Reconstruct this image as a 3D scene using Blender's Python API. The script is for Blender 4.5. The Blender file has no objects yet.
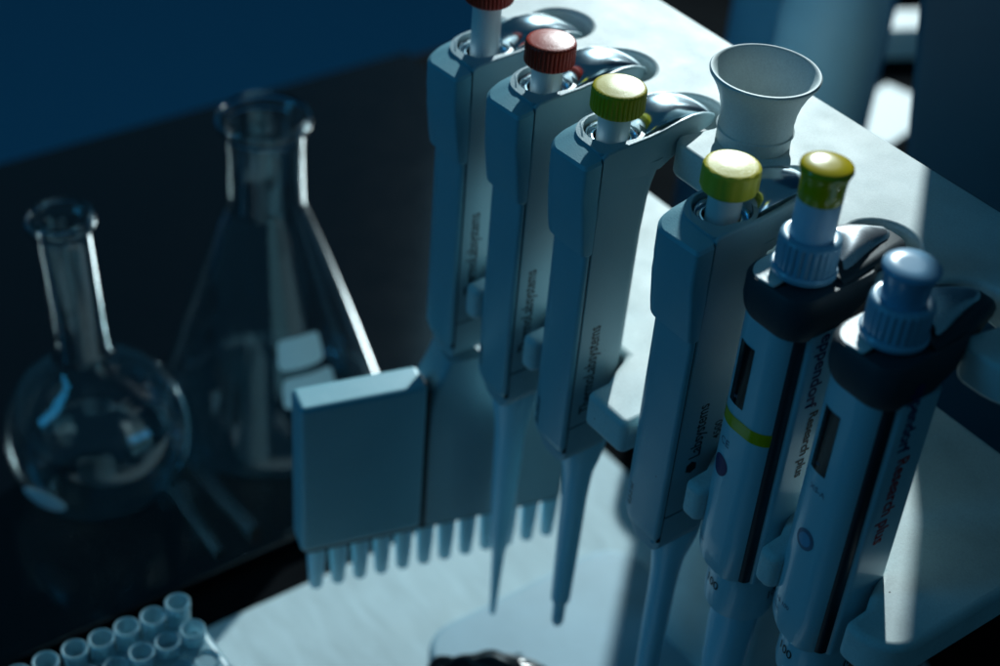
import bpy, bmesh, math, random
from mathutils import Vector, Matrix, noise
random.seed(7)
PI = math.pi
MM = 0.001
TH = math.radians(-50.97)          # the bench is turned against the camera: X runs along the row of pipettes, Y towards the back of the stand
UX = Vector((math.cos(TH), math.sin(TH), 0)); UY = Vector((-math.sin(TH), math.cos(TH), 0))
C = bpy.context.scene.collection
scene = bpy.context.scene

def W(s, n, z): return (UX*s + UY*n + Vector((0, 0, z)))*MM

# ------------------------------------------------------------------ materials
def mat(name, col, rough=.5, metal=0., grain=0., gscale=1500., bump=0., bscale=900., trans=0., ior=1.45, coat=0., rvar=0., speck=0., emis=None, spec=.5, sss=0.):
    m = bpy.data.materials.new(name); m.use_nodes = True
    nt = m.node_tree; b = nt.nodes['Principled BSDF']
    b.inputs['Base Color'].default_value = (*col, 1); b.inputs['Roughness'].default_value = rough
    b.inputs['Metallic'].default_value = metal; b.inputs['IOR'].default_value = ior
    b.inputs['Transmission Weight'].default_value = trans; b.inputs['Coat Weight'].default_value = coat
    b.inputs['Specular IOR Level'].default_value = spec
    if sss: b.inputs['Subsurface Weight'].default_value = sss; b.inputs['Subsurface Radius'].default_value = (.004, .004, .004); b.inputs['Subsurface Scale'].default_value = 1
    tc = nt.nodes.new('ShaderNodeTexCoord')
    if grain:
        nz = nt.nodes.new('ShaderNodeTexNoise'); nz.inputs['Scale'].default_value = gscale; nz.inputs['Detail'].default_value = 4; nz.inputs['Roughness'].default_value = .7
        nt.links.new(tc.outputs['Object'], nz.inputs['Vector'])
        n2 = nt.nodes.new('ShaderNodeTexNoise'); n2.inputs['Scale'].default_value = 45; n2.inputs['Detail'].default_value = 5
        nt.links.new(tc.outputs['Object'], n2.inputs['Vector'])
        ad = nt.nodes.new('ShaderNodeMath'); ad.operation = 'ADD'; nt.links.new(nz.outputs['Fac'], ad.inputs[0]); nt.links.new(n2.outputs['Fac'], ad.inputs[1])
        mr = nt.nodes.new('ShaderNodeMapRange'); mr.inputs['From Min'].default_value = .6; mr.inputs['From Max'].default_value = 1.4
        mr.inputs['To Min'].default_value = 1-grain; mr.inputs['To Max'].default_value = 1+grain*.5
        nt.links.new(ad.outputs[0], mr.inputs['Value'])
        mx = nt.nodes.new('ShaderNodeMix'); mx.data_type = 'RGBA'; mx.blend_type = 'MULTIPLY'; mx.inputs['Factor'].default_value = 1
        mx.inputs['A'].default_value = (*col, 1); nt.links.new(mr.outputs['Result'], mx.inputs['B']); nt.links.new(mx.outputs['Result'], b.inputs['Base Color'])
    if speck:
        vo = nt.nodes.new('ShaderNodeTexVoronoi'); vo.inputs['Scale'].default_value = 130; vo.inputs['Randomness'].default_value = 1; nt.links.new(tc.outputs['Object'], vo.inputs['Vector'])
        sp = nt.nodes.new('ShaderNodeSeparateColor'); nt.links.new(vo.outputs['Color'], sp.inputs[0])
        th = nt.nodes.new('ShaderNodeMath'); th.operation = 'MULTIPLY'; th.inputs[1].default_value = .055; nt.links.new(sp.outputs[0], th.inputs[0])
        lt = nt.nodes.new('ShaderNodeMath'); lt.operation = 'LESS_THAN'; nt.links.new(vo.outputs['Distance'], lt.inputs[0]); nt.links.new(th.outputs[0], lt.inputs[1])
        g2 = nt.nodes.new('ShaderNodeMath'); g2.operation = 'GREATER_THAN'; g2.inputs[1].default_value = 1-speck; nt.links.new(sp.outputs[1], g2.inputs[0])
        an = nt.nodes.new('ShaderNodeMath'); an.operation = 'MULTIPLY'; nt.links.new(lt.outputs[0], an.inputs[0]); nt.links.new(g2.outputs[0], an.inputs[1])
        ms = nt.nodes.new('ShaderNodeMix'); ms.data_type = 'RGBA'; ms.inputs['B'].default_value = (.06,.07,.07,1); nt.links.new(an.outputs[0], ms.inputs['Factor'])
        nt.links.new(mx.outputs['Result'], ms.inputs['A']); nt.links.new(ms.outputs['Result'], b.inputs['Base Color'])
    if rvar:
        n3 = nt.nodes.new('ShaderNodeTexNoise'); n3.inputs['Scale'].default_value = 60; n3.inputs['Detail'].default_value = 6; n3.inputs['Roughness'].default_value = .65
        nt.links.new(tc.outputs['Object'], n3.inputs['Vector'])
        m3 = nt.nodes.new('ShaderNodeMapRange'); m3.inputs['From Min'].default_value = .3; m3.inputs['From Max'].default_value = .7
        m3.inputs['To Min'].default_value = max(0, rough-rvar); m3.inputs['To Max'].default_value = rough+rvar
        nt.links.new(n3.outputs['Fac'], m3.inputs['Value']); nt.links.new(m3.outputs['Result'], b.inputs['Roughness'])
    if bump:
        n4 = nt.nodes.new('ShaderNodeTexNoise'); n4.inputs['Scale'].default_value = bscale; n4.inputs['Detail'].default_value = 3
        nt.links.new(tc.outputs['Object'], n4.inputs['Vector'])
        bp = nt.nodes.new('ShaderNodeBump'); bp.inputs['Strength'].default_value = bump; bp.inputs['Distance'].default_value = .0004
        nt.links.new(n4.outputs['Fac'], bp.inputs['Height']); nt.links.new(bp.outputs['Normal'], b.inputs['Normal'])
    return m

M = dict(
 plate = mat('powder_coated_white', (.62,.71,.71), .55, spec=.3, speck=.3, grain=.24, gscale=1400, bump=.16, bscale=2600, rvar=.05),
 foot = mat('foot_grey', (.27,.43,.51), .5, spec=.3, speck=.3, grain=.2),
 body = mat('pale_grey_plastic', (.28,.43,.48), .42, speck=.2, grain=.06, bump=.22, bscale=1800, rvar=.05),
 cover = mat('grey_blue_plastic', (.20,.44,.52), .38, speck=.2, grain=.06, bump=.25, bscale=1800, rvar=.05),
 tip = mat('pale_blue_cone_plastic', (.32,.68,.82), .33, grain=.05, rvar=.05),
 stem = mat('white_plunger_plastic', (.72,.76,.76), .35, grain=.04),
 seam = mat('seam_black', (.008,.009,.011), .7),
 chrome = mat('polished_chrome', (.66,.82,.90), .2, 1., rvar=.05),
 hole = mat('black_inside', (.012,.012,.014), .45),
 core = mat('slate_core', (.012,.022,.03), .4),
 red = mat('brick_red_knob', (.42,.030,.012), .36, spec=.34, grain=.18, gscale=2500, bump=.25, bscale=2200),
 olive = mat('olive_yellow_knob', (.50,.42,.010), .36, spec=.34, grain=.14, gscale=2500, bump=.25, bscale=2200),
 yellow = mat('dusty_yellow_knob', (.66,.56,.04), .36, spec=.34, grain=.12, gscale=2500, bump=.25, bscale=2200),
 ygloss = mat('glossy_yellow_button', (.54,.42,.003), .2, coat=.3),
 gbtn = mat('blue_grey_button', (.18,.38,.56), .25, coat=.3),
 bwhite = mat('smooth_white_shell', (.36,.60,.68), .3, coat=.25, grain=.03),
 dark = mat('charcoal_head_plastic', (.022,.036,.046), .58, grain=.1, bump=.2, bscale=1500, rvar=.06),
 pane = mat('pale_top_panel', (.62,.66,.66), .4, grain=.1, bump=.3),
 display = mat('black_display', (.004,.005,.008), .15),
 ink = mat('black_ink', (.006,.007,.01), .5),
 inkblue = mat('navy_ink', (.005,.012,.10), .5),
 inkred = mat('red_ink', (.55,.015,.02), .5),
 inkgrey = mat('grey_ink', (.10,.16,.24), .5),
 ring = mat('ribbed_ring_plastic', (.24,.44,.58), .3, coat=.2),
 fstem = mat('frosted_blue_stem', (.62,.72,.85), .3, sss=.4),
 lever = mat('satin_metal_lever', (.62,.66,.70), .27, .8, rvar=.08),
 bench = mat('black_bench_laminate', (.006,.007,.008), .5, grain=.3, gscale=300, rvar=.1, bump=.05, spec=0.),
 tray = mat('black_gloss_tray', (.0015,.003,.005), .115, rvar=.01, spec=.75),
 wall = mat('blue_floor_paint', (.10,.42,.66), .8, grain=.05, gscale=200),
 glass = mat('clear_glass', (.86,.97,1), .0, trans=1., ior=1.47),
 enamel = mat('white_enamel_mark', (.75,.88,.92), .5),
 frost = mat('frosted_blue_polymer', (.46,.74,.84), .35, trans=.6, ior=1.3, grain=.2, gscale=300, bump=.5, bscale=300),
 bottle = mat('blue_plastic_bottle', (.20,.50,.66), .4, grain=.04, gscale=100),
 bottle2 = mat('pale_blue_bottle', (.62,.90,.97), .35, grain=.06, gscale=60),
 bin = mat('dark_blue_bin', (.015,.085,.145), .5, grain=.08, gscale=60),
 card = mat('white_card', (.50,.55,.56), .6),
 bag = mat('black_film', (.008,.012,.016), .22),
 cable = mat('grey_cable', (.25,.33,.38), .4),
 blueblock = mat('bright_blue_plastic', (.06,.48,.85), .35),
)
# paper towel: soft crumpled, fibrous
def paper():
    m = mat('crumpled_paper', (.42,.54,.57), .8)
    nt = m.node_tree; b = nt.nodes['Principled BSDF']; tc = nt.nodes['Texture Coordinate']
    mp = nt.nodes.new('ShaderNodeMapping'); mp.inputs['Scale'].default_value = (1, 3.2, 1); nt.links.new(tc.outputs['Object'], mp.inputs['Vector'])
    a = nt.nodes.new('ShaderNodeTexNoise'); a.inputs['Scale'].default_value = 28; a.inputs['Detail'].default_value = 6; a.inputs['Distortion'].default_value = .6
    nt.links.new(mp.outputs[0], a.inputs['Vector'])
    r = nt.nodes.new('ShaderNodeMapRange'); r.inputs['From Min'].default_value = .3; r.inputs['From Max'].default_value = .7; r.inputs['To Min'].default_value = .88; r.inputs['To Max'].default_value = 1.1
    nt.links.new(a.outputs['Fac'], r.inputs['Value'])
    x = nt.nodes.new('ShaderNodeMix'); x.data_type = 'RGBA'; x.blend_type = 'MULTIPLY'; x.inputs['Factor'].default_value = 1; x.inputs['A'].default_value = (.42,.54,.57,1)
    nt.links.new(r.outputs['Result'], x.inputs['B']); nt.links.new(x.outputs['Result'], b.inputs['Base Color'])
    bp = nt.nodes.new('ShaderNodeBump'); bp.inputs['Strength'].default_value = .25; bp.inputs['Distance'].default_value = .0008
    nt.links.new(a.outputs['Fac'], bp.inputs['Height']); nt.links.new(bp.outputs['Normal'], b.inputs['Normal'])
    return m
M['paper'] = paper()

# ------------------------------------------------------------------ object helpers (all lengths in mm)
def finish(name, bm, m, parent=None, off=(0,0,0), sharp=38, bevel=0, seg=3, flat=False):
    me = bpy.data.meshes.new(name)
    bmesh.ops.recalc_face_normals(bm, faces=bm.faces)
    for v in bm.verts: v.co = (v.co-Vector(off))*MM
    bm.to_mesh(me); bm.free()
    me.materials.append(m)
    if not flat:
        for p in me.polygons: p.use_smooth = True
        me.set_sharp_from_angle(angle=math.radians(sharp))
    o = bpy.data.objects.new(name, me); C.objects.link(o)
    if parent: o.parent = parent
    if bevel:
        b = o.modifiers.new('bevel', 'BEVEL'); b.width = bevel*MM; b.segments = seg; b.limit_method = 'ANGLE'; b.angle_limit = math.radians(40)
    return o
def tag(o, label=None, cat=None, group=None, kind=None):
    for k, v in (('label',label),('category',cat),('group',group),('kind',kind)):
        if v: o[k] = v
    return o
def empty(name, s, n, z, label, cat, group=None, tilt=(0,0), rz=0):
    o = bpy.data.objects.new(name, None); C.objects.link(o); o.empty_display_size = .01
    o.location = W(s, n, z); o.rotation_euler = (math.radians(tilt[0]), math.radians(tilt[1]), TH+math.radians(rz))
    return tag(o, label, cat, group)
def place(o, s, n, z, rz=0): o.location = W(s, n, z); o.rotation_euler = (0, 0, TH+math.radians(rz)); return o

def loft(rings, cap=True, bm=None):
    bm = bm or bmesh.new(); vs = [[bm.verts.new(p) for p in r] for r in rings]
    k = len(rings[0])
    for a, b in zip(vs, vs[1:]):
        for i in range(k): bm.faces.new((a[i], a[(i+1)%k], b[(i+1)%k], b[i]))
    if cap: bm.faces.new(vs[0][::-1]); bm.faces.new(vs[-1])
    return bm
def rrect(x0, x1, y0, y1, r, seg=6):
    """rounded rectangle, r = one radius or (x0y0, x1y0, x1y1, x0y1)"""
    if not isinstance(r, tuple): r = (r,)*4
    out = []
    for (cx, cy, a), q in zip(((x0,y0,PI),(x1,y0,1.5*PI),(x1,y1,0),(x0,y1,.5*PI)), r):
        ox = cx+(q if cx == x0 else -q); oy = cy+(q if cy == y0 else -q)
        for i in range(seg+1):
            t = a+i/seg*PI/2; out.append((ox+q*math.cos(t), oy+q*math.sin(t)))
    return out
def circ(r, k=48, cx=0, cy=0): return [(cx+r*math.cos(2*PI*i/k), cy+r*math.sin(2*PI*i/k)) for i in range(k)]
def lathe(prof, k=64, cx=0, cy=0, bm=None, cap=True):
    return loft([[(x, y, z) for x, y in circ(max(r,.01), k, cx, cy)] for r, z in prof], cap, bm)
def box(x0, x1, y0, y1, z0, z1, bm=None):
    return loft([[(x0,y0,z),(x1,y0,z),(x1,y1,z),(x0,y1,z)] for z in (z0, z1)], True, bm)
def prism(poly, z0, z1, bm=None): return loft([[(x,y,z) for x, y in poly] for z in (z0, z1)], True, bm)
def tube(pts, r, k=12, bm=None):
    rings = []
    for i, p in enumerate(pts):
        p = Vector(p); d = (Vector(pts[min(i+1,len(pts)-1)])-Vector(pts[max(i-1,0)])).normalized()
        a = d.cross(Vector((0,0,1))) if abs(d.z) < .95 else d.cross(Vector((1,0,0))); a.normalize(); b = d.cross(a)
        rings.append([p+a*(r*math.cos(2*PI*j/k))+b*(r*math.sin(2*PI*j/k)) for j in range(k)])
    return loft(rings, True, bm)
def writing(name, text, size, fn, m, parent, off, weight=0., spacing=1., align='LEFT', shear=0.):
    """text turned into a mesh, every vertex laid on the part's surface by fn(x, y) -> point"""
    cu = bpy.data.curves.new(name, 'FONT'); cu.body = text; cu.size = size; cu.offset = weight; cu.space_character = spacing; cu.align_x = align; cu.align_y = 'CENTER'; cu.resolution_u = 3; cu.shear = shear
    t = bpy.data.objects.new(name+'_curve', cu); C.objects.link(t)
    bpy.context.view_layer.update()
    me = bpy.data.meshes.new_from_object(t.evaluated_get(bpy.context.evaluated_depsgraph_get()))
    bpy.data.objects.remove(t); bpy.data.curves.remove(cu)
    for v in me.vertices: v.co = (Vector(fn(v.co.x, v.co.y))-Vector(off))*MM
    me.name = name; me.materials.clear(); me.materials.append(m)
    o = bpy.data.objects.new(name, me); C.objects.link(o); o.parent = parent
    return o
def decal(name, u0, u1, z0, z1, surf, m, parent, off, shape='rect', k=14):
    """thin sheet following surf(u, z)"""
    bm = bmesh.new()
    g = []
    for i in range(k+1):
        row = []
        for j in range(k+1):
            a, b = i/k*2-1, j/k*2-1
            if shape == 'disc': a, b = a*math.sqrt(1-b*b/2), b*math.sqrt(1-a*a/2)
            if shape == 'round': a, b = a*(1-.10*abs(b)**6), b*(1-.10*abs(a)**6)
            row.append(bm.verts.new(surf((u0+u1)/2+a*(u1-u0)/2, (z0+z1)/2+b*(z1-z0)/2)))
        g.append(row)
    for i in range(k):
        for j in range(k): bm.faces.new((g[i][j], g[i+1][j], g[i+1][j+1], g[i][j+1]))
    o = finish(name, bm, m, parent, off); return o

# ================================================================== SETTING
BZ = -22
o = finish('bench', box(-880, 420, -260, 1500, BZ-30, BZ), M['bench'], bevel=2); place(o, 0, 0, 0); tag(o, kind='structure')
o = finish('floor', box(-3600, -700, -2500, 4200, -790, -750), M['wall']); place(o, 0, 0, 0); tag(o, kind='structure')
# paper sheet the stand stands on: slightly wavy
bm = bmesh.new(); N = 60; g = []
for i in range(N+1):
    row = []
    for j in range(N+1):
        x = -463+i/N*330; y = 40+j/N*412
        z = BZ+.6+.7*max(0, noise.noise(Vector((x*.018, y*.03, 1))))+.12*noise.noise(Vector((x*.07, y*.09, 5)))
        row.append(bm.verts.new((x, y, max(z, BZ+.35))))
    g.append(row)
for i in range(N):
    for j in range(N): bm.faces.new((g[i][j], g[i+1][j], g[i+1][j+1], g[i][j+1]))
o = finish('paper_sheet', bm, M['paper'], sharp=80); place(o, 0, 0, 0)
tag(o, 'pale crumpled paper sheet lying sunlit on the black bench under the stand', 'paper sheet')
# dark tray with a shallow rim
t = empty('dark_tray', -680, 300, BZ, 'large black glossy tray with a low rim, carrying both glass flasks', 'tray')
def tr(x0,x1,y0,y1,z0,z1,name,b=1.2): finish(name, box(x0,x1,y0,y1,z0,z1), M['tray'], t, bevel=b)
tr(-199,191,-320,300,.5,5,'tray_floor',.4)
tr(187,194,-320,300,.6,9,'rim');  tr(-199,186.5,-320.5,-313,.7,9,'rim')

# ================================================================== STAND
SL = [-419.5, -382.5, -345.0, -289.5, -253.5, -216.5]; NA = 321.5
st = empty('pipette_stand', -310, 360, BZ, 'white powder coated stand holding six pipettes in a row, with flared cup on top', 'pipette stand')
so = (-310, 360, BZ)
def arc(cx, cy, r, a0, a1, k): return [(cx+r*math.cos(a0+(a1-a0)*i/k), cy+r*math.sin(a0+(a1-a0)*i/k)) for i in range(k+1)]
# top plate: comb with U notches open to the front (outline runs along the front, left to right)
poly = arc(-424-12, 338+7, 7, PI, PI, 1)[:1]
poly = [(-446, 404), (-446, 350)] 
for s in SL:
    poly += arc(s-15.5, 344, 6, 1.5*PI, 1.97*PI, 6) if s != SL[0] else arc(s-15.5, 344, 6, 1.2*PI, 1.97*PI, 6)
    poly += arc(s+.5, 356, 12, PI, 0, 16)
    poly += arc(s+16.5, 344, 6, 1.03*PI, 1.5*PI, 6)
poly += arc(-196, 358, 20, 1.5*PI, 2*PI, 10)
poly += [(-176, 404)]
P1 = []
for p in poly:
    if not P1 or (abs(P1[-1][0]-p[0])+abs(P1[-1][1]-p[1])) > .3: P1.append(p)
finish('top_plate', prism(P1, 263, 276), M['plate'], st, so, bevel=1.6, seg=4)
# lower plate: nubs reach between the pipettes
nubs = [(-402,-394), (-364.5,-356.5), (-325,-303), (-271,-262.5), (-234,-225.5), (-195,-176)]
poly = [(-424, 413), (-424, 345)]
prev = -410
for a, b in nubs:
    last = b == -176
    poly += arc(prev+7, 325.4, 7, PI, .5*PI, 6) if prev > -410 else [(-424, 338)]
    poly += [(a-9, 332), (a-7.2, 329), (a-4, 322.5), (a-.6, 317)]
    poly += arc(a+3, 309, 3, PI, 1.5*PI, 5)
    poly += arc(b-3, 309, 3, 1.5*PI, 2*PI, 5) if not last else arc(b-14, 320, 14, 1.5*PI, 2*PI, 10)
    prev = b
poly += [(-176, 413)]
P1 = []
for p in poly:
    if not P1 or (abs(P1[-1][0]-p[0])+abs(P1[-1][1]-p[1])) > .3: P1.append(p)
finish('lower_plate', prism(P1, 169, 184), M['plate'], st, so, bevel=2.6, seg=5)
# column and foot
finish('column', prism(rrect(-350, -288, 386, 411, 6), BZ+.5, 169.5), M['plate'], st, so)
finish('upper_post', prism(rrect(-335, -295, 384, 402, 5), 183.5, 263.5), M['plate'], st, so)
bm = prism(rrect(-397, -190, 286, 408, 20, 10), BZ+.5+1, -8)
finish('foot_plate', bm, M['foot'], st, so, bevel=3, seg=4)
# flared hollow cup
prof = [(12.0,264),(12.3,276),(12.3,281),(12.9,281.4),(12.9,282.2),(12.4,282.6),(12.2,286),(12.6,291),(13.6,296),(15.3,301),(17.0,304.5),(18.0,306.3),(18.15,307.2),(17.7,307.9),(17.0,307.9),(16.4,307.3),(14.6,303),(12.6,298),(11.2,292),(10.4,284),(10.0,279),(2,278)]
finish('flared_cup', lathe([(r*1.04, 276+(z-276)*.84) for r, z in prof], 96, -319.5, 362.5), M['plate'], st, so, sharp=50)

# ================================================================== PIPETTES WITH ROUND KNOBS
def ribbed(r, z0, z1, n, depth, chamfer=1., dish=.6, k=6, flare=None):
    kk = n*k
    def ringat(rr, z, d):
        return [((rr-d*(.5+.5*math.cos(2*PI*i/k))**3)*math.cos(2*PI*i/kk), (rr-d*(.5+.5*math.cos(2*PI*i/k))**3)*math.sin(2*PI*i/kk), z) for i in range(kk)]
    rs = [ringat(r-chamfer, z0, 0), ringat(r-.2, z0+chamfer*.7, depth*.6), ringat(r, z0+chamfer*1.2, depth), ringat(r, z1-chamfer*1.5, depth), ringat(r-.12, z1-chamfer*.9, depth*.3),
          ringat(r-.45*chamfer, z1-chamfer*.3, 0), ringat(r-chamfer*1.1, z1, 0), ringat(r-chamfer*1.8, z1-(.1 if dish > 0 else -.08), 0), ringat(r*.55, z1-dish*.66, 0), ringat(r*.28, z1-dish*.92, 0), ringat(.05, z1-dish, 0)]
    return loft(rs)
def knob_pipette(name, s, label, knobmat, ktop=295, kr=9.1, stem_r=5.6, tip='blunt', words=(), front='', tilt=(0,0), n=NA, text_z=170, stemmat='stem', zr=279.5, rz=0):
    z0 = 28
    off = (0, 0, z0); p = empty(name, s, n, z0, label, 'pipette', 'pipettes hanging in the stand', tilt, rz)
    X0, X1 = -11.5, 11.5; SM = -14.2
    dz = zr-279.5
    # rear shell with long side faces; swells a little towards the head and runs out into the hook
    rings = []
    for z, e, bk in ((158.6,0,10.3),(200,.05,10.6),(240,.2,11),(254,.4,11.8),(260,.44,12.8),(265,.44,14.5),(269.5,.44,17.5)):
        rings.append([(x, y, z+dz*(z>200)) for x, y in rrect(X0+.5-e*.5, X1+e, SM+.35, bk, (8.5,.6,6,6), 8)])
    bm = loft(rings)
    finish('handle', bm, M['body'], p, off)
    # hook arm: sections along Y, arching over and down
    secs = [(SM+.35, 12, 268, 277.8), (-12, 12, 267, 278.9), (-8, 12, 266.5, 279.3), (-4, 12, 266, 279.6), (6, 12, 264, 280.0), (13, 11.6, 264.5, 280.6), (20, 10.8, 267.6, 281.2), (27, 9.9, 270.6, 281.2), (33, 8.9, 272.0, 280.0), (38, 7.6, 272.2, 277.8), (41.5, 5.8, 272, 275.6), (43, 3.6, 271.8, 273.6)]
    # upper shell as a trough: outer wall + rim + inner wall so that the opening is hollow
    rg = []
    for y, hw, a, b in secs:
        hl = {SM+.35: .5, -12: 3.3, -8: 9.0, -4: 11.1}.get(y, hw)
        w = min(1.5, hw*.22); a += dz; b += dz; dp = min(7, (b-a)*.62) if -13 < y < 26 else min(2.2, (b-a)*.4)
        if y <= -12.5: dp = .05
        rg.append([(-hl+1.2, y, a), (hw-1.2, y, a), (hw, y, a+1.2), (hw, y, b-.5), (hw-.5, y, b), (hw-w, y, b), (hw-w-.15, y, b-dp), ((hw-hl)/2, y, b-dp-.1), (-hl+w+.15, y, b-dp), (-hl+w, y, b), (-hl+.5, y, b), (-hl, y, b-.5), (-hl, y, a+1.2)])
    finish('hook', loft(rg), M['body'], p, off, bevel=.35, seg=2, sharp=45)
    # front lip closing the opening and dark well with bright rings round the stem
    bm = bmesh.new(); R = 9.9
    outer = rrect(-10.9, 10.9, SM+.6, 9.4, (10.7,2.5,9,9), 8); kk = len(outer)
    def inner(r, cy=0): 
        out = []
        for x, y in outer:
            a = math.atan2(y-cy+2, x); out.append((r*math.cos(a), -1+r*math.sin(a)))
        return out
    zt = lambda y: 278.2+dz+max(0, min(1, (y+18)/18))*1.6
    r0 = [(x, y, zt(y)-6) for x, y in outer]; r1 = [(x, y, zt(y)-.15) for x, y in outer]
    r2 = [(x, y, zt(y)+.05) for x, y in inner(R)]; r3 = [(x*.97, y*.97, zt(y)-4) for x, y in inner(R)]
    loft([r0, r1, r2, r3], False, bm)
    finish('rim', bm, M['body'], p, off)
    finish('well', lathe([(9.6,272.0+dz),(9.6,274.4+dz),(5.2,274.4+dz),(5.2,272+dz)], 48, 0, -1), M['hole'], p, off)
    ring = lathe([(8.9,274.4+dz),(9.3,277+dz),(8.8,277.7+dz),(8.2,277.2+dz),(7.9,275.2+dz),(7.2,275.0+dz),(6.9,276.4+dz),(6.4,276.4+dz),(6.2,274.4+dz)], 64, 0, -1)
    finish('ring', ring, M['chrome'], p, off, sharp=60)
    # chrome ejector button: arched strip
    bs = [(7.5,6.8,276,278.6),(9.2,7.6,276,281.2),(12,8.3,277,283.4),(17,8.5,278,284.8),(23,8.2,279,284.6),(29,7.4,278.5,282.8),(34,7.0,277.4,280.9),(38,6.1,275.8,278.6),(41,4.6,274.3,276.6),(42.3,3.0,273.6,274.6)]
    rg = []
    for y, hw, a, b in bs:
        a += dz; b += dz; h = b-a
        rg.append([(-hw, y, a)]+[(hw*math.cos(PI-t*PI/12)*1.0, y, a+.25*h+.75*h*math.sin(t*PI/12)**.75) for t in range(13)]+[(hw, y, a)])
    finish('ejector_button', loft(rg), M['chrome'], p, off, sharp=50)
    def cov(hw, f, rc=9.):
        q = [(hw, SM-.45)]
        q += [(hw-1.5+1.5*math.cos(-t*PI/10), f+1.5+1.5*math.sin(-t*PI/10)) for t in range(1,6)]
        q += [(-hw+rc-rc*math.sin(t*PI/16), f+rc-rc*math.cos(t*PI/16)) for t in range(9)]
        q += [(-hw, -4.2), (-hw+1.0, -4.2)]
        return q
    # front cover: long blade, bulging at the head, bright bevel on top
    rings = []
    for z, f, hw, bk in ((143.4,-11.8,7.6,0),(144.2,-13.8,9.2,0),(146.2,-15.6,10.7,0),(150,-16.5,11.6,0),(237,-16.5,11.6,0),(238.5,-16.6,11.6,0)):
        rings.append([(x, y, z) for x, y in cov(hw, f)])
    finish('front_cover', loft(rings), M['cover'], p, off)
    rings = []
    for z, f, hw in ((238.6,-16.9,11.7),(239.8,-18.7,12.6),(243,-19.2,12.7),(256,-20.8,12.6),(261,-21.2,12.2),(264,-21.5,12.2)):
        rings.append([(x, y, z+dz) for x, y in cov(hw, f)])
    def zf(x, y):
        d = math.hypot(x, y+1); k = .20+.22*max(0, min(1, (5-x)/12)); return 278.3-k*max(0, d-11.2)
    def inr(x, y, r=11.0):
        d = math.hypot(x, y+1); return (x*r/d, (y+1)*r/d-1)
    rings.append([(x, y, zf(x, y)-.9+dz) for x, y in cov(12.2, -21.6)])
    rings.append([(x, y, zf(x, y)+dz) for x, y in cov(11.4, -20.8)])
    rings.append([(*inr(x, y), 278.4+dz) for x, y in cov(11.4, -20.8)])
    rings.append([(*inr(x, y), 270+dz) for x, y in cov(11.4, -20.8)])
    bm = bmesh.new(); vs = [[bm.verts.new(q) for q in rr] for rr in rings]; kk = len(rings[0])
    for ai, (ra, rb) in enumerate(zip(vs, vs[1:])):
        for q in range(kk if ai < 5 else kk-1): bm.faces.new((ra[q], ra[(q+1)%kk], rb[(q+1)%kk], rb[q]))
    bm.faces.new(vs[0][::-1])
    # the bevel is carried by the last two rings; keep its top near the rim
    finish('thumb_rest', bm, M['cover'], p, off, sharp=28)
    # dark seam behind the cover and the collar seam
    finish('seam', prism(rrect(X1-3, X1-.3, SM-.9, SM+.9, .2, 2), 146, 276+dz), M['seam'], p, off)
    finish('seam', prism(rrect(X0+1, X1-.4, SM+.6, 9.9, (8,.4,5,5), 6), 157.4, 159), M['seam'], p, off)
    # lower collar
    rings = [[(x, y, z) for x, y in rrect(-hw+.5, hw, SM+.35, bk, (8.5,.6,6,6), 8)] for z, hw, bk in ((139.3,7.6,6),(140.2,9.2,7.8),(142.4,10.8,9.6),(146,11.5,10.3),(157.8,11.5,10.3))]
    finish('lower_collar', loft(rings), M['body'], p, off)
    cy = {'fine': -1.5}.get(tip, 4.2)
    if tip == 'multi':
        return p
    cone = [(0,148),(8.8,148),(9.9,141),(9.8,138),(9.2,134),(8.0,128),(6.3,121),(5.6,113),(5.2,104),(4.95,85),(4.5,60),(4.2,46),(4.0,44)]
    if tip == 'fine': cone = [(0,148),(8.6,148),(9.4,141),(9.3,138),(8.8,134),(7.9,128),(6.9,121),(6.3,113),(5.9,100),(5.3,80),(4.6,58),(4.3,50),(3.6,47),(2.9,42),(2.2,25),(1.5,5),(1.2,3),(.4,2.6)]
    else: cone += [(2.9,42.5),(2.8,41),(2.7,34),(2.6,30.5),(2.0,28.6),(1.0,28)]
    o = finish('tip_cone', lathe([(max(r,.02), z) for r, z in cone], 48, 0, cy), M['tip'], p, off, sharp=50)
    return p
def side_text(p, text, size, y, z, m='ink', weight=.0, x=11.5, off=(0,0,28), up=True, spacing=1., name='lettering', k=1.):
    if up: fn = lambda a, b: (x+.12, y-b, z+a*k)
    else:  fn = lambda a, b: (x+.12, y+b, z-a*k)
    return writing(name, text, size, fn, M[m], p, off, weight, spacing)
def knob(p, kind, ktop, zr=279.5, kr=9.1, sr=5.6, km='red', sm='stem', n=36):
    off = (0,0,28)
    finish('plunger_stem', lathe([(sr,zr-6),(sr,ktop-8.5)], 40, 0, -.5), M[sm], p, off)
    finish('knob', ribbed(kr, ktop-9, ktop, n, .42, 1.0, -.75), M[km], p, off)

# 1: multichannel, plunger pulled up, red knob partly out of frame
p1 = knob_pipette('multichannel_pipette', SL[0], 'grey twelve channel pipette with raised plunger and wide nozzle head, furthest left in the stand', None, tip='multi', zr=276)
side_text(p1, 'ThermoLabsystems', 7.4, -8.2, 172, weight=.13, k=.66)
finish('plunger_stem', lathe([(5.4,270),(5.4,293.5)], 40, 0, -.5), M['stem'], p1, (0,0,28))
finish('knob', ribbed(9.1, 293.5, 302.5, 36, .42, 1.0, -.75), M['red'], p1, (0,0,28))
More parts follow.
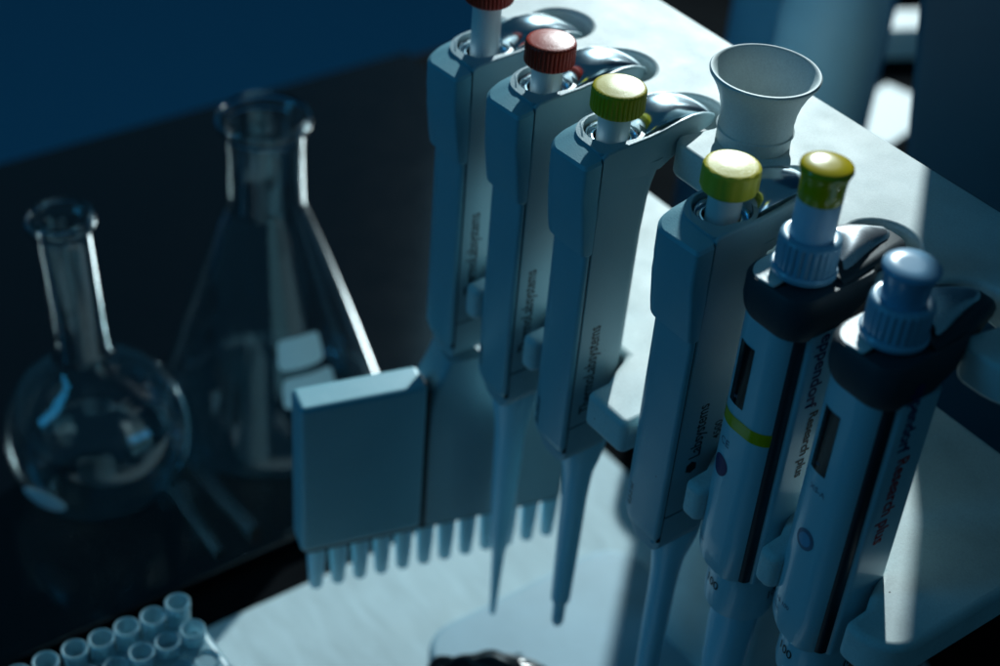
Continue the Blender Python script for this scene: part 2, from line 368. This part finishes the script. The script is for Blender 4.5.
# 2
p2 = knob_pipette('single_channel_pipette', SL[1], 'grey pipette with brick red knob and long fine tip', None, tip='fine')
side_text(p2, 'ThermoLabsystems', 7.4, -8.2, 168, weight=.13, k=.66)
knob(p2, 'r', 295)
p3 = knob_pipette('single_channel_pipette', SL[2], 'grey pipette with olive green knob and blunt tip hanging free', None)
side_text(p3, 'ThermoLabsystems', 7.6, -7.2, 164, weight=.12, k=.68)
knob(p3, 'o', 295.5, kr=9.4, km='olive')
p4 = knob_pipette('single_channel_pipette', SL[3], 'grey pipette with pale yellow knob directly in front of the flared cup', None)
side_text(p4, 'Labsystems', 7.4, -4.6, 183, weight=.12, k=.72)
side_text(p4, '4500', 5.0, 4.5, 188, weight=.05, k=.85)
finish('badge', prism(circ(2.6, 6), 0, .2), M['ink'], p4, (0,0,0)).matrix_local = Matrix.Translation(Vector((11.52, -5.5, 151))*MM) @ Matrix.Rotation(PI/2, 4, 'Y')
knob(p4, 'y', 295.5, kr=9.4, km='yellow', n=12)
def front_text(p, text, size, x, z):
    F = -16.55
    writing('lettering', text, size, lambda a, b: (x-b, F-.12+(9-math.sqrt(max(0, 81-max(0, -2.6-(x-b))**2))), z+a), M['ink'], p, (0,0,28), .02)
front_text(p3, '20-200 µl', 3.3, -4.6, 151)
front_text(p2, '2-20 µl', 3.3, -4.6, 154)
front_text(p4, '0.5-5 ml', 3.0, -4.6, 154)

# multichannel head: cover box on the left, housing on the right, a comb of nozzles below
hr = -15
def HB(name, bm, m, bevel=0, **k):
    o = finish(name, bm, m, p1, (0,0,28), bevel=bevel, **k); o.rotation_euler = (0,0,math.radians(hr)); return o
zb = 52
HB('head_cover', prism(rrect(5, 20.5, -77, -22.9, 2.5, 5), zb, 133), M['cover'], 2.2, seg=4)
rs = []
for z, y0, y1, x0, x1 in ((zb,-21.9,45,4.5,20),(104,-21.9,45,4.5,20),(110,-21.9,43,3,19.7),(117,-21.9,36,-2,18.5),(124,-19.5,25,-5,16.5),(130,-15,17,-7,14),(136,-11.5,11,-9,12)):
    rs.append([(x, y, z) for x, y in rrect(x0, x1, y0, y1, 3, 5)])
HB('head_housing', loft(rs), M['body'])
HB('seam', prism(rrect(6, 19.3, -23.5, -21, .3, 2), zb+.6, 128), M['seam'])
HB('head_frame', box(5, 18, -75, 43, zb-3, zb+.5), M['hole'])
for i in range(12):
    y = -68.5+i*10.1
    nz = lathe([(4.1,zb-2),(4.1,zb-8),(3.7,zb-18),(3.1,zb-29),(2.6,zb-30),(.4,zb-30.2)], 20, 12.5, y)
    HB('nozzle', nz, M['tip'])

# ================================================================== PIPETTES WITH CHARCOAL HEADS
def shell_pipette(name, s, label, btn, btnmat, band, tilt, ktop):
    z0 = 60; off = (0,0,z0)
    p = empty(name, s, NA, z0, label, 'pipette', 'pipettes hanging in the stand', tilt)
    sec = lambda e=0, z=0: [(x, y, z) for x, y in rrect(-13.2-e, 11.6+e, -14.0-e, 9+e, (11+e,8,4,9), 10)]
    rings = []
    for z, cut in ((156,1),(158,.5),(170,0),(262,0)):
        r = sec(0 if z > 157 else -.5, z)
        rings.append(r)
    # slanted lower edge: front left corner is cut upwards
    lo = [(x, y, 154.6+max(0, (-x-1))*.62) for x, y, _ in sec(-.4)]; lo2 = [(x, y, 155.5+max(0, (-x-1))*.62) for x, y, _ in sec(0)]
    sh = finish('shell', loft([lo, lo2]+rings[2:]), M['bwhite'], p, off)
    finish('core', prism(rrect(-8, 12.8, -10.2, 8, 2.8, 4), 155.6, 263), M['core'], p, off)
    strip = [[(x, y, z) for x, y in rrect(10.5, 14.6-e, -7.0+e, 11.2-e, (.5,2,2.4,.5), 6)] for z, e in ((154,.8),(155,0),(263,0))]
    finish('side_strip', loft(strip), M['bwhite'], p, off)
    # surface of the shell as a function of arc length, for the printed things
    q = rrect(-13.2, 11.6, -14.0, 9, (11,8,4,9), 10)
    lens = [0]
    for a, b in zip(q, q[1:]): lens.append(lens[-1]+math.dist(a, b))
    def surf(u, z, e=.15):
        u = max(0, min(lens[-1]-.01, u))
        for i in range(len(q)-1):
            if lens[i+1] > u: break
        t = (u-lens[i])/(max(1e-6, lens[i+1]-lens[i])); x = q[i][0]+(q[i+1][0]-q[i][0])*t; y = q[i][1]+(q[i+1][1]-q[i][1])*t
        dx, dy = q[i+1][0]-q[i][0], q[i+1][1]-q[i][1]; l = math.hypot(dx, dy)
        return (x+dy/l*e, y-dx/l*e, z)
    decal('display', 12.0, 19.2, 227, 251.5, surf, M['display'], p, off)
    writing('lettering', 'µl', 2.2, lambda a, b: surf(14.5+a, 230.5+b, .25), M['inkgrey'], p, off)
    if band:
        decal('colour_band', 2, 34.2, 217.5, 222.6, surf, M['ygloss'], p, off, k=40)
        decal('badge', 10.5, 18.2, 195.5, 204, surf, M['inkblue'], p, off, 'disc')
        writing('lettering', 'CE', 4.2, lambda a, b: surf(12+a, 210+b, .2), M['inkgrey'], p, off)
    else:
        decal('badge', 14.2, 21.6, 195.5, 204, surf, M['inkgrey'], p, off, 'disc')
        decal('badge', 15.4, 20.3, 197, 202.5, lambda u, z: surf(u, z, .28), M['gbtn'], p, off, 'disc')
        writing('lettering', 'XS-A', 3.0, lambda a, b: surf(14.5+a, 221-a*.1+b, .2), M['inkgrey'], p, off)
        writing('lettering', '10-100', 2.4, lambda a, b: surf(12+a, 168+b, .2), M['inkgrey'], p, off)
    writing('lettering', '0017456K', 1.9, lambda a, b: surf(6.6+a, 166-a*.3+b, .2), M['inkgrey'], p, off)
    # lower ring and cone
    finish('volume_ring', lathe([(9,156),(11.8,155.2),(12.4,152),(12.5,136),(12.0,132.6),(10.8,131.6),(5,131.4)], 72, 1.5, 3), M['bwhite'], p, off)
    for a0 in (math.radians(237), math.radians(357)):
        writing('lettering', '100', 5.2, lambda a, b: (1.5+12.62*math.cos(a0+a/12.6), 3+12.62*math.sin(a0+a/12.6), 144+b), M['ink'], p, off, .05)
    finish('tip_cone', lathe([(8.8,133),(8.7,120),(8.0,100),(6.4,84),(4.2,72),(3.6,62),(3.4,60)], 48, 1.5, 3), M['tip'], p, off)
    # charcoal head: rounded block with sloping shoulder, running into the hook
    rs = []
    for z, e, b in ((260.6,-.6,9),(261.6,.6,10),(263.6,1.3,11),(266.5,1.7,14),(269,1.7,18)):
        rs.append([(x, y, z) for x, y in rrect(-13.2-e, 13+e*.9, -13.4-e, b, (11,8.5,5,8), 10)])
    top = lambda x, y: 276.8+min(2.2, max(0, (y+15)*.12))+.24*min(0, x+1)
    r_a = [(x, y, top(x, y)-1.3) for x, y in rrect(-14.9, 14.4, -15.1, 20, (11,8.5,5,8), 10)]
    r_b = [(x*.96, y*.96, top(x, y)) for x, y in rrect(-14.7, 14.2, -14.9, 20, (11,8.5,5,8), 10)]
    finish('head', loft(rs+[r_a, r_b]), M['dark'], p, off, sharp=50)
    secs = [(4,13,264,279.6),(12,12.6,266,280.4),(20,11.6,267,280.8),(27,10,270,280.2),(33,8.2,271.5,279),(38,6.4,271.5,277.4),(41.5,4.6,271.5,276),(43.5,2.4,271.6,274)]
    rg = [[(x, y, z) for x, z in rrect(-hw, hw, a, b, min(2.6, hw*.6), 5)] for y, hw, a, b in secs]
    finish('hook', loft(rg), M['dark'], p, off)
    # pale panel on the sloping front of the head
    bm = bmesh.new(); k = 14; g = []
    lim = rrect(-13.2, 1.2, -13.6, 4, (9.6,.8,.8,3), 8)
    vs = [bm.verts.new((x, y, top(x, y)+.18)) for x, y in lim]; vb = [bm.verts.new((x, y, top(x, y)-.6)) for x, y in lim]
    bm.faces.new(vs)
    for i in range(len(vs)): bm.faces.new((vs[i], vs[(i+1)%len(vs)], vb[(i+1)%len(vs)], vb[i]))
    finish('top_panel', bm, M['pane'], p, off, bevel=0)
    # ejector lever of satin metal, hollowed towards the ring
    bs = [(10.2,9.2,279.4,283.4,2.4),(13,8.8,279.8,284.6,1.6),(17,7.8,280,285.2,.8),(23,6.2,279.8,284.6,.2),(29,4.6,279,283,.1),(34.5,3,278,281,.0),(37,1.2,277.6,279,.0)]
    rg = []
    for y, hw, a, b, dip in bs:
        rg.append([(-hw, y+abs(1)*0, a)]+[(-hw+2*hw*t/12, y-3.2*(abs(t-6)/6)**2*(hw/9), a+(b-a)*(.35+.65*math.sin(PI*t/12)**.5)-dip*math.sin(PI*t/12)**2) for t in range(13)]+[(hw, y, a)])
    finish('ejector_lever', loft(rg), M['lever'], p, off, sharp=50)
    # ribbed ring and push button
    finish('collar_ring', ribbed(9.6, 279.2, 291, 26, .6, 1.2, .2), M['ring'], p, off)
    finish('collar_ring', lathe([(10.2,278),(10.5,279.4),(9.9,280.2),(8.5,280.3)], 60), M['ring'], p, off)
    if btn == 'tall':
        finish('plunger_stem', lathe([(6.7,289),(6.8,291),(6.8,306)], 48), M['fstem'], p, off)
        finish('push_button', lathe([(6.6,303.6),(6.9,304),(6.95,308.5),(7.2,311.2),(7.7,313),(8.1,314),(7.9,314.9),(7.0,315.4),(3.5,315.7),(.02,315.8)], 64), M[btnmat], p, off, sharp=60)
    else:
        finish('push_button', lathe([(6.8,289),(6.9,294),(7.2,297.5),(8.0,300),(8.5,301.3),(8.4,302.0),(7.9,302.5),(3.5,302.6),(.02,302.6)], 64), M[btnmat], p, off, sharp=60)
    return p
p5 = shell_pipette('shell_pipette', SL[4], 'white pipette with charcoal head, glossy yellow push button and yellow colour band', 'tall', 'ygloss', True, (0,0), 317)
O6 = (0,0,60)
side_text(p5, 'eppendorf', 7.2, -.2, 263, 'inkblue', .16, 14.6, O6, False)
side_text(p5, 'Research plus', 5.4, 2.4, 230.5, 'ink', .12, 14.6, O6, False, spacing=.95)
p6 = shell_pipette('shell_pipette', SL[5], 'white pipette with charcoal head, blue grey push button and red lettering, nearest the right end', 'low', 'gbtn', False, (0,0), 307)
side_text(p6, 'eppendorf', 7.6, -1.0, 270, 'inkblue', .2, 14.6, O6, False, k=.84)
side_text(p6, 'Research plus', 7.6, .6, 240.5, 'inkred', .16, 14.6, O6, False, k=.86)

# ================================================================== GLASSWARE ON THE TRAY
TZ = BZ+5.2
def glass_body(outer, t, k=96):
    """closed wall: outer profile up, inner profile down"""
    prof = [(.02, outer[0][1])]+outer
    inner = []
    for i, (r, z) in enumerate(outer):
        r0, z0 = outer[max(i-1,0)]; r1, z1 = outer[min(i+1,len(outer)-1)]
        d = math.hypot(r1-r0, z1-z0); nx, nz = (z1-z0)/d, -(r1-r0)/d
        inner.append((max(.02, r-nx*t), max(z-nz*t, outer[0][1]+t)))
    prof += [(outer[-1][0]-t*.5, outer[-1][1]+.6)]
    prof += [(r, z) for r, z in inner[::-1]]+[(.02, outer[0][1]+t)]
    return lathe(prof, k, cap=True)
def smooth(pts, sub=6):
    out = []
    for i in range(len(pts)-1):
        p0 = pts[max(i-1,0)]; p1 = pts[i]; p2 = pts[i+1]; p3 = pts[min(i+2,len(pts)-1)]
        for j in range(sub):
            t = j/sub
            out.append(tuple(.5*((2*p1[a])+(-p0[a]+p2[a])*t+(2*p0[a]-5*p1[a]+4*p2[a]-p3[a])*t*t+(-p0[a]+3*p1[a]-3*p2[a]+p3[a])*t**3) for a in (0,1)))
    return out+[pts[-1]]
fl = empty('conical_flask', -577, 314.5, TZ, 'tall clear conical glass flask with two pale printed patches, behind the round one', 'flask')
prof = smooth([(46,0),(56,1.0),(60,5),(60.5,10),(56,25),(45,60),(33,96),(24.5,120),(20.5,131),(19,140),(18.8,168),(19.2,176)])+smooth([(19.2,176),(21.5,178),(22.8,180.5),(22.4,183),(20.6,184.5)],4)[1:]
finish('glass_wall', glass_body(prof, 1.3), M['glass'], fl, sharp=60)
def cone_r(z): return 60.5+(z-10)*(33-60.5)/(96-10)
for a0, a1, z0, z1 in ((-60,-28,64,80),(-58,-24,44,60)):
    decal('printed_patch', math.radians(a0), math.radians(a1), z0, z1, lambda a, z: ((cone_r(z)+1.3)*math.cos(a-TH-.25), (cone_r(z)+1.3)*math.sin(a-TH-.25), z), M['enamel'], fl, (0,0,0), 'round')
rf = empty('round_flask', -571, 216, TZ, 'round bodied clear glass flask with a straight neck, on the tray at the far left', 'flask', tilt=(1.9,-1.6))
prof = smooth([(20,0),(27,1),(36,8),(42.5,20),(45,36),(42,52),(34,66),(24,75),(16,81),(13.2,86),(12.6,94),(12.4,120),(12.4,152)])+smooth([(12.4,152),(13,156),(15.2,158),(15.8,160.5),(15,163),(13.5,163.8)],4)[1:]
finish('glass_wall', glass_body(prof, 1.2), M['glass'], rf, sharp=60)
sph = lambda a, b: None
def ball(a, z):
    r = math.sqrt(max(1, 45.4**2-(z-36)**2))*.985+.6
    return (r*math.cos(a-TH), r*math.sin(a-TH), z)
decal('printed_patch', math.radians(-128), math.radians(-96), 20, 34, ball, M['enamel'], rf, (0,0,0), 'disc')
# clear rods added to suggest streaks of light across the tray
for i, (sa, na, sb, nb, r, lab) in enumerate(((-590,258,-500,262,3.0,'thicker clear rod added to suggest a streak of light on the tray between the two flasks'),(-565,243,-497,241,2.0,'thin clear rod added to suggest a streak of light on the tray beside the round flask'))):
    o = finish('light_streak_rod', tube([(0,0,0)]+[(( sb-sa)*t/6, (nb-na)*t/6, 0) for t in range(1,7)], r, 20), M['glass']); place(o, sa, na, TZ+r+.05); tag(o, lab, 'light streak rod')

# ================================================================== TIP RACK, lower left
rk = empty('tube_rack', -424, 190, BZ, 'frosted blue plastic rack full of small tubes at the bottom left corner', 'tube rack')
ro = (-424, 190, BZ)
bm = prism(rrect(-421, -330, 70, 191, 8, 6), BZ+.5, 45)
finish('rack_body', bm, M['frost'], rk, ro, bevel=3, seg=3)
first = None
for row in range(3):
    for i in range(10):
        bm = lathe([(3,6),(4.4,10),(4.8,30),(5.0,55.2),(5.3,55.6),(5.3,57.4),(4.9,57.8),(4.3,57.4),(4.1,30),(3.6,14)], 32)
        if first is None:
            first = finish('sample_tube', bm, M['frost'], sharp=50); o = first
        else:
            bm.free(); o = first.copy(); C.objects.link(o)
        place(o, -419.5+row*12.5+random.uniform(-.4,.4), 183.5-i*11.4+random.uniform(-.4,.4), -1.5-row*4.5+random.uniform(-1.2,1.0), random.uniform(0,90))
        tag(o, ('open frosted blue tube standing in the back row of the tube rack','open frosted blue tube in the second row of the tube rack','open frosted blue tube sunk low in the third row of the tube rack')[row], 'sample tube', ('tubes standing in the back row of the rack','tubes in the second row of the rack','tubes in the third row of the rack')[row])
caps = bmesh.new()
for i in range(9):
    for j in range(2): lathe([(4.4,44),(4.4,46.4),(4.0,47.4),(2.5,47.8),(.02,47.9)], 20, -380+j*12, 179-i*11.4, caps)
finish('dimpled_lid', caps, M['frost'], rk, ro)

# ================================================================== THINGS AT THE BACK
def bottle(name, s, n, r, h, m, label, cat='bottle', neck=.35):
    p = empty(name, s, n, BZ, label, cat)
    finish('bottle_body', lathe([(r*.9,.5),(r,4),(r,h*.78),(r*.92,h*.84),(r*.6,h*.9),(r*neck,h*.92),(r*neck,h*.95)], 72), M[m], p, sharp=50)
    finish('cap', ribbed(r*neck+3, h*.94, h, 30, .6, 1.5, .5), M['card'], p)
    return p
def SN(x, y): v = Vector((x, y, 0)); return v.dot(UX), v.dot(UY)
bottle('wide_blue_bottle', *SN(163, 850), 46, 340, 'bottle', 'wide mid blue bottle standing behind the stand, left of the pale bottle')
jr = empty('dark_jar', *SN(119, 778), BZ, 'short dark navy jar half hidden behind the stand, left of the bottles', 'jar')
finish('jar_body', lathe([(24,.5),(26,3),(26,92),(24,97),(22,99)], 64), M['bin'], jr, sharp=50)
finish('lid', ribbed(24.5, 99, 114, 40, .5, 1.5, .5), M['hole'], jr)
bottle('pale_blue_bottle', *SN(145, 700), 26.0, 300, 'bottle2', 'slimmer pale blue cylindrical bottle behind the flared cup')
# dark blue bin widening upwards: its left edge throws the shadow across the plates
bn = empty('dark_bin', *SN(187, 650), BZ, 'tall dark blue plastic bin at the right edge behind the stand', 'bin')
bn.rotation_euler = (0,0,math.radians(-18))
rs = []
for z, xl in ((.5,30),(3,26),(176,0),(272,-14),(332,-13),(403,-31),(580,-45)):
    rs.append([(x, y, z) for x, y in rrect(xl-3, 300, 0, 200, 5, 5)])
finish('bin_body', loft(rs, True), M['bin'], bn)
finish('rim', loft([[(x, y, z) for x, y in rrect(-46-e, 303+e, -3-e, 203+e, 16, 8)] for z, e in ((578,0),(580,2),(586,2),(588,0))]), M['bin'], bn)
# white cards on the far bench
cd = finish('white_box', box(-22,22,-16,16,0,26), M['card'], bevel=1); cd.location = Vector((292,1143,BZ+.5))*MM; cd.rotation_euler = (0,0,.25); tag(cd, 'small white box on the far bench seen in the gap between bottle and dark bin', 'box')
cd = finish('white_card', box(-40,40,-24,24,0,2), M['card'], bevel=.4); cd.location = Vector((268,1035,BZ+.5))*MM; cd.rotation_euler = (0,0,.9); tag(cd, 'white card lying flat in the gap beside the dark bin, just behind the stand', 'card')
bk = finish('blue_block', box(-14,14,-9,9,0,22), M['blueblock'], bevel=2); bk.location = Vector((268,725,BZ+.5))*MM; bk.location = W(-372, 622, BZ+.5); tag(bk, 'small bright blue plastic block seen under the right end of the top plate', 'block')
# thin cable at the lower right
pts = [(-300+ i*16, 505-8*math.sin(i*.5)-i*5, BZ+2.6) for i in range(12)]
o = finish('cable', tube([(x+300, y-505, z-BZ) for x, y, z in pts], 2, 12), M['cable']); place(o, -300, 505, BZ); tag(o, 'thin grey cable lying on the dark bench at the lower right', 'cable')
# crumpled black film bag at the bottom edge
bm = bmesh.new(); bmesh.ops.create_icosphere(bm, subdivisions=6, radius=1)
for v in bm.verts:
    d = v.co.normalized(); q = Vector((d.x*1.5, d.y*2.4, d.z*1.5))
    r = 1+.16*noise.noise(q)+.20*(abs(noise.noise(q*1.3+Vector((3,1,2))))-.25)
    v.co = Vector((d.x*34*r, d.y*26*r, d.z*17*r))
bm2 = bm
o = finish('crumpled_bag', bm2, M['bag'], sharp=70); o.location = W(-342, 291, 0); o.rotation_euler = (0,0,TH+.9); tag(o, 'crumpled glossy black plastic bag at the bottom edge, on the foot of the stand', 'plastic bag')

# ================================================================== LIGHT
w = bpy.data.worlds.new('World'); scene.world = w; w.use_nodes = True
bg = w.node_tree.nodes['Background']; bg.inputs['Color'].default_value = (.055,.26,.45,1); bg.inputs['Strength'].default_value = .13
el = math.radians(27); az = .17
L = Vector((az, 1, math.tan(el))).normalized()
tgt = Vector((.02,.48,.15)); D = 2.4
ld = bpy.data.lights.new('key', 'SPOT'); ld.energy = 345; ld.color = (.84,.98,1.0); ld.shadow_soft_size = .022; ld.spot_size = math.radians(34); ld.spot_blend = .35
lo = bpy.data.objects.new('key_lamp', ld); C.objects.link(lo); lo.location = tgt+L*D; lo.rotation_euler = (-L).to_track_quat('-Z','Y').to_euler()
wd = bpy.data.lights.new('window', 'AREA'); wd.energy = 1.1; wd.color = (.30,.74,1.0); wd.shape = 'RECTANGLE'; wd.size = .55; wd.size_y = .85
wo = bpy.data.objects.new('window_lamp', wd); C.objects.link(wo); wo.location = tgt+Vector((.06, 1, math.tan(math.radians(33)))).normalized()*2.3; wo.rotation_euler = (tgt-Vector(wo.location)).to_track_quat('-Z','Y').to_euler()
fd = bpy.data.lights.new('fill', 'AREA'); fd.energy = 1.6; fd.color = (.04,.44,.90); fd.shape = 'RECTANGLE'; fd.size = .22; fd.size_y = .8
fo = bpy.data.objects.new('fill_lamp', fd); C.objects.link(fo); fo.location = (-1.0,.15,.75); fo.rotation_euler = (Vector((.05,.5,.15))-Vector(fo.location)).to_track_quat('-Z','Y').to_euler()

# ================================================================== CAMERA
cam = bpy.data.cameras.new('camera'); co = bpy.data.objects.new('camera', cam); C.objects.link(co); scene.camera = co
P = math.radians(38); r = math.radians(5)
F = Vector((0, math.cos(P), -math.sin(P))); R0 = Vector((1,0,0)); U0 = R0.cross(F)
R = math.cos(r)*R0+math.sin(r)*U0; U = -math.sin(r)*R0+math.cos(r)*U0
m = Matrix((R, U, -F)).transposed().to_4x4(); m.translation = Vector((0,0,.555)); co.matrix_world = m
cam.lens = 57.6; cam.sensor_width = 36; cam.clip_start = .02; cam.clip_end = 50
cam.dof.use_dof = True; cam.dof.focus_distance = .528; cam.dof.aperture_fstop = 6.2

scene.render.engine = 'CYCLES'
scene.view_settings.view_transform = 'Standard'; scene.view_settings.look = 'None'; scene.view_settings.exposure = 0; scene.view_settings.gamma = 1
try: scene.cycles.transmission_bounces = 14; scene.cycles.max_bounces = 16
except Exception: pass
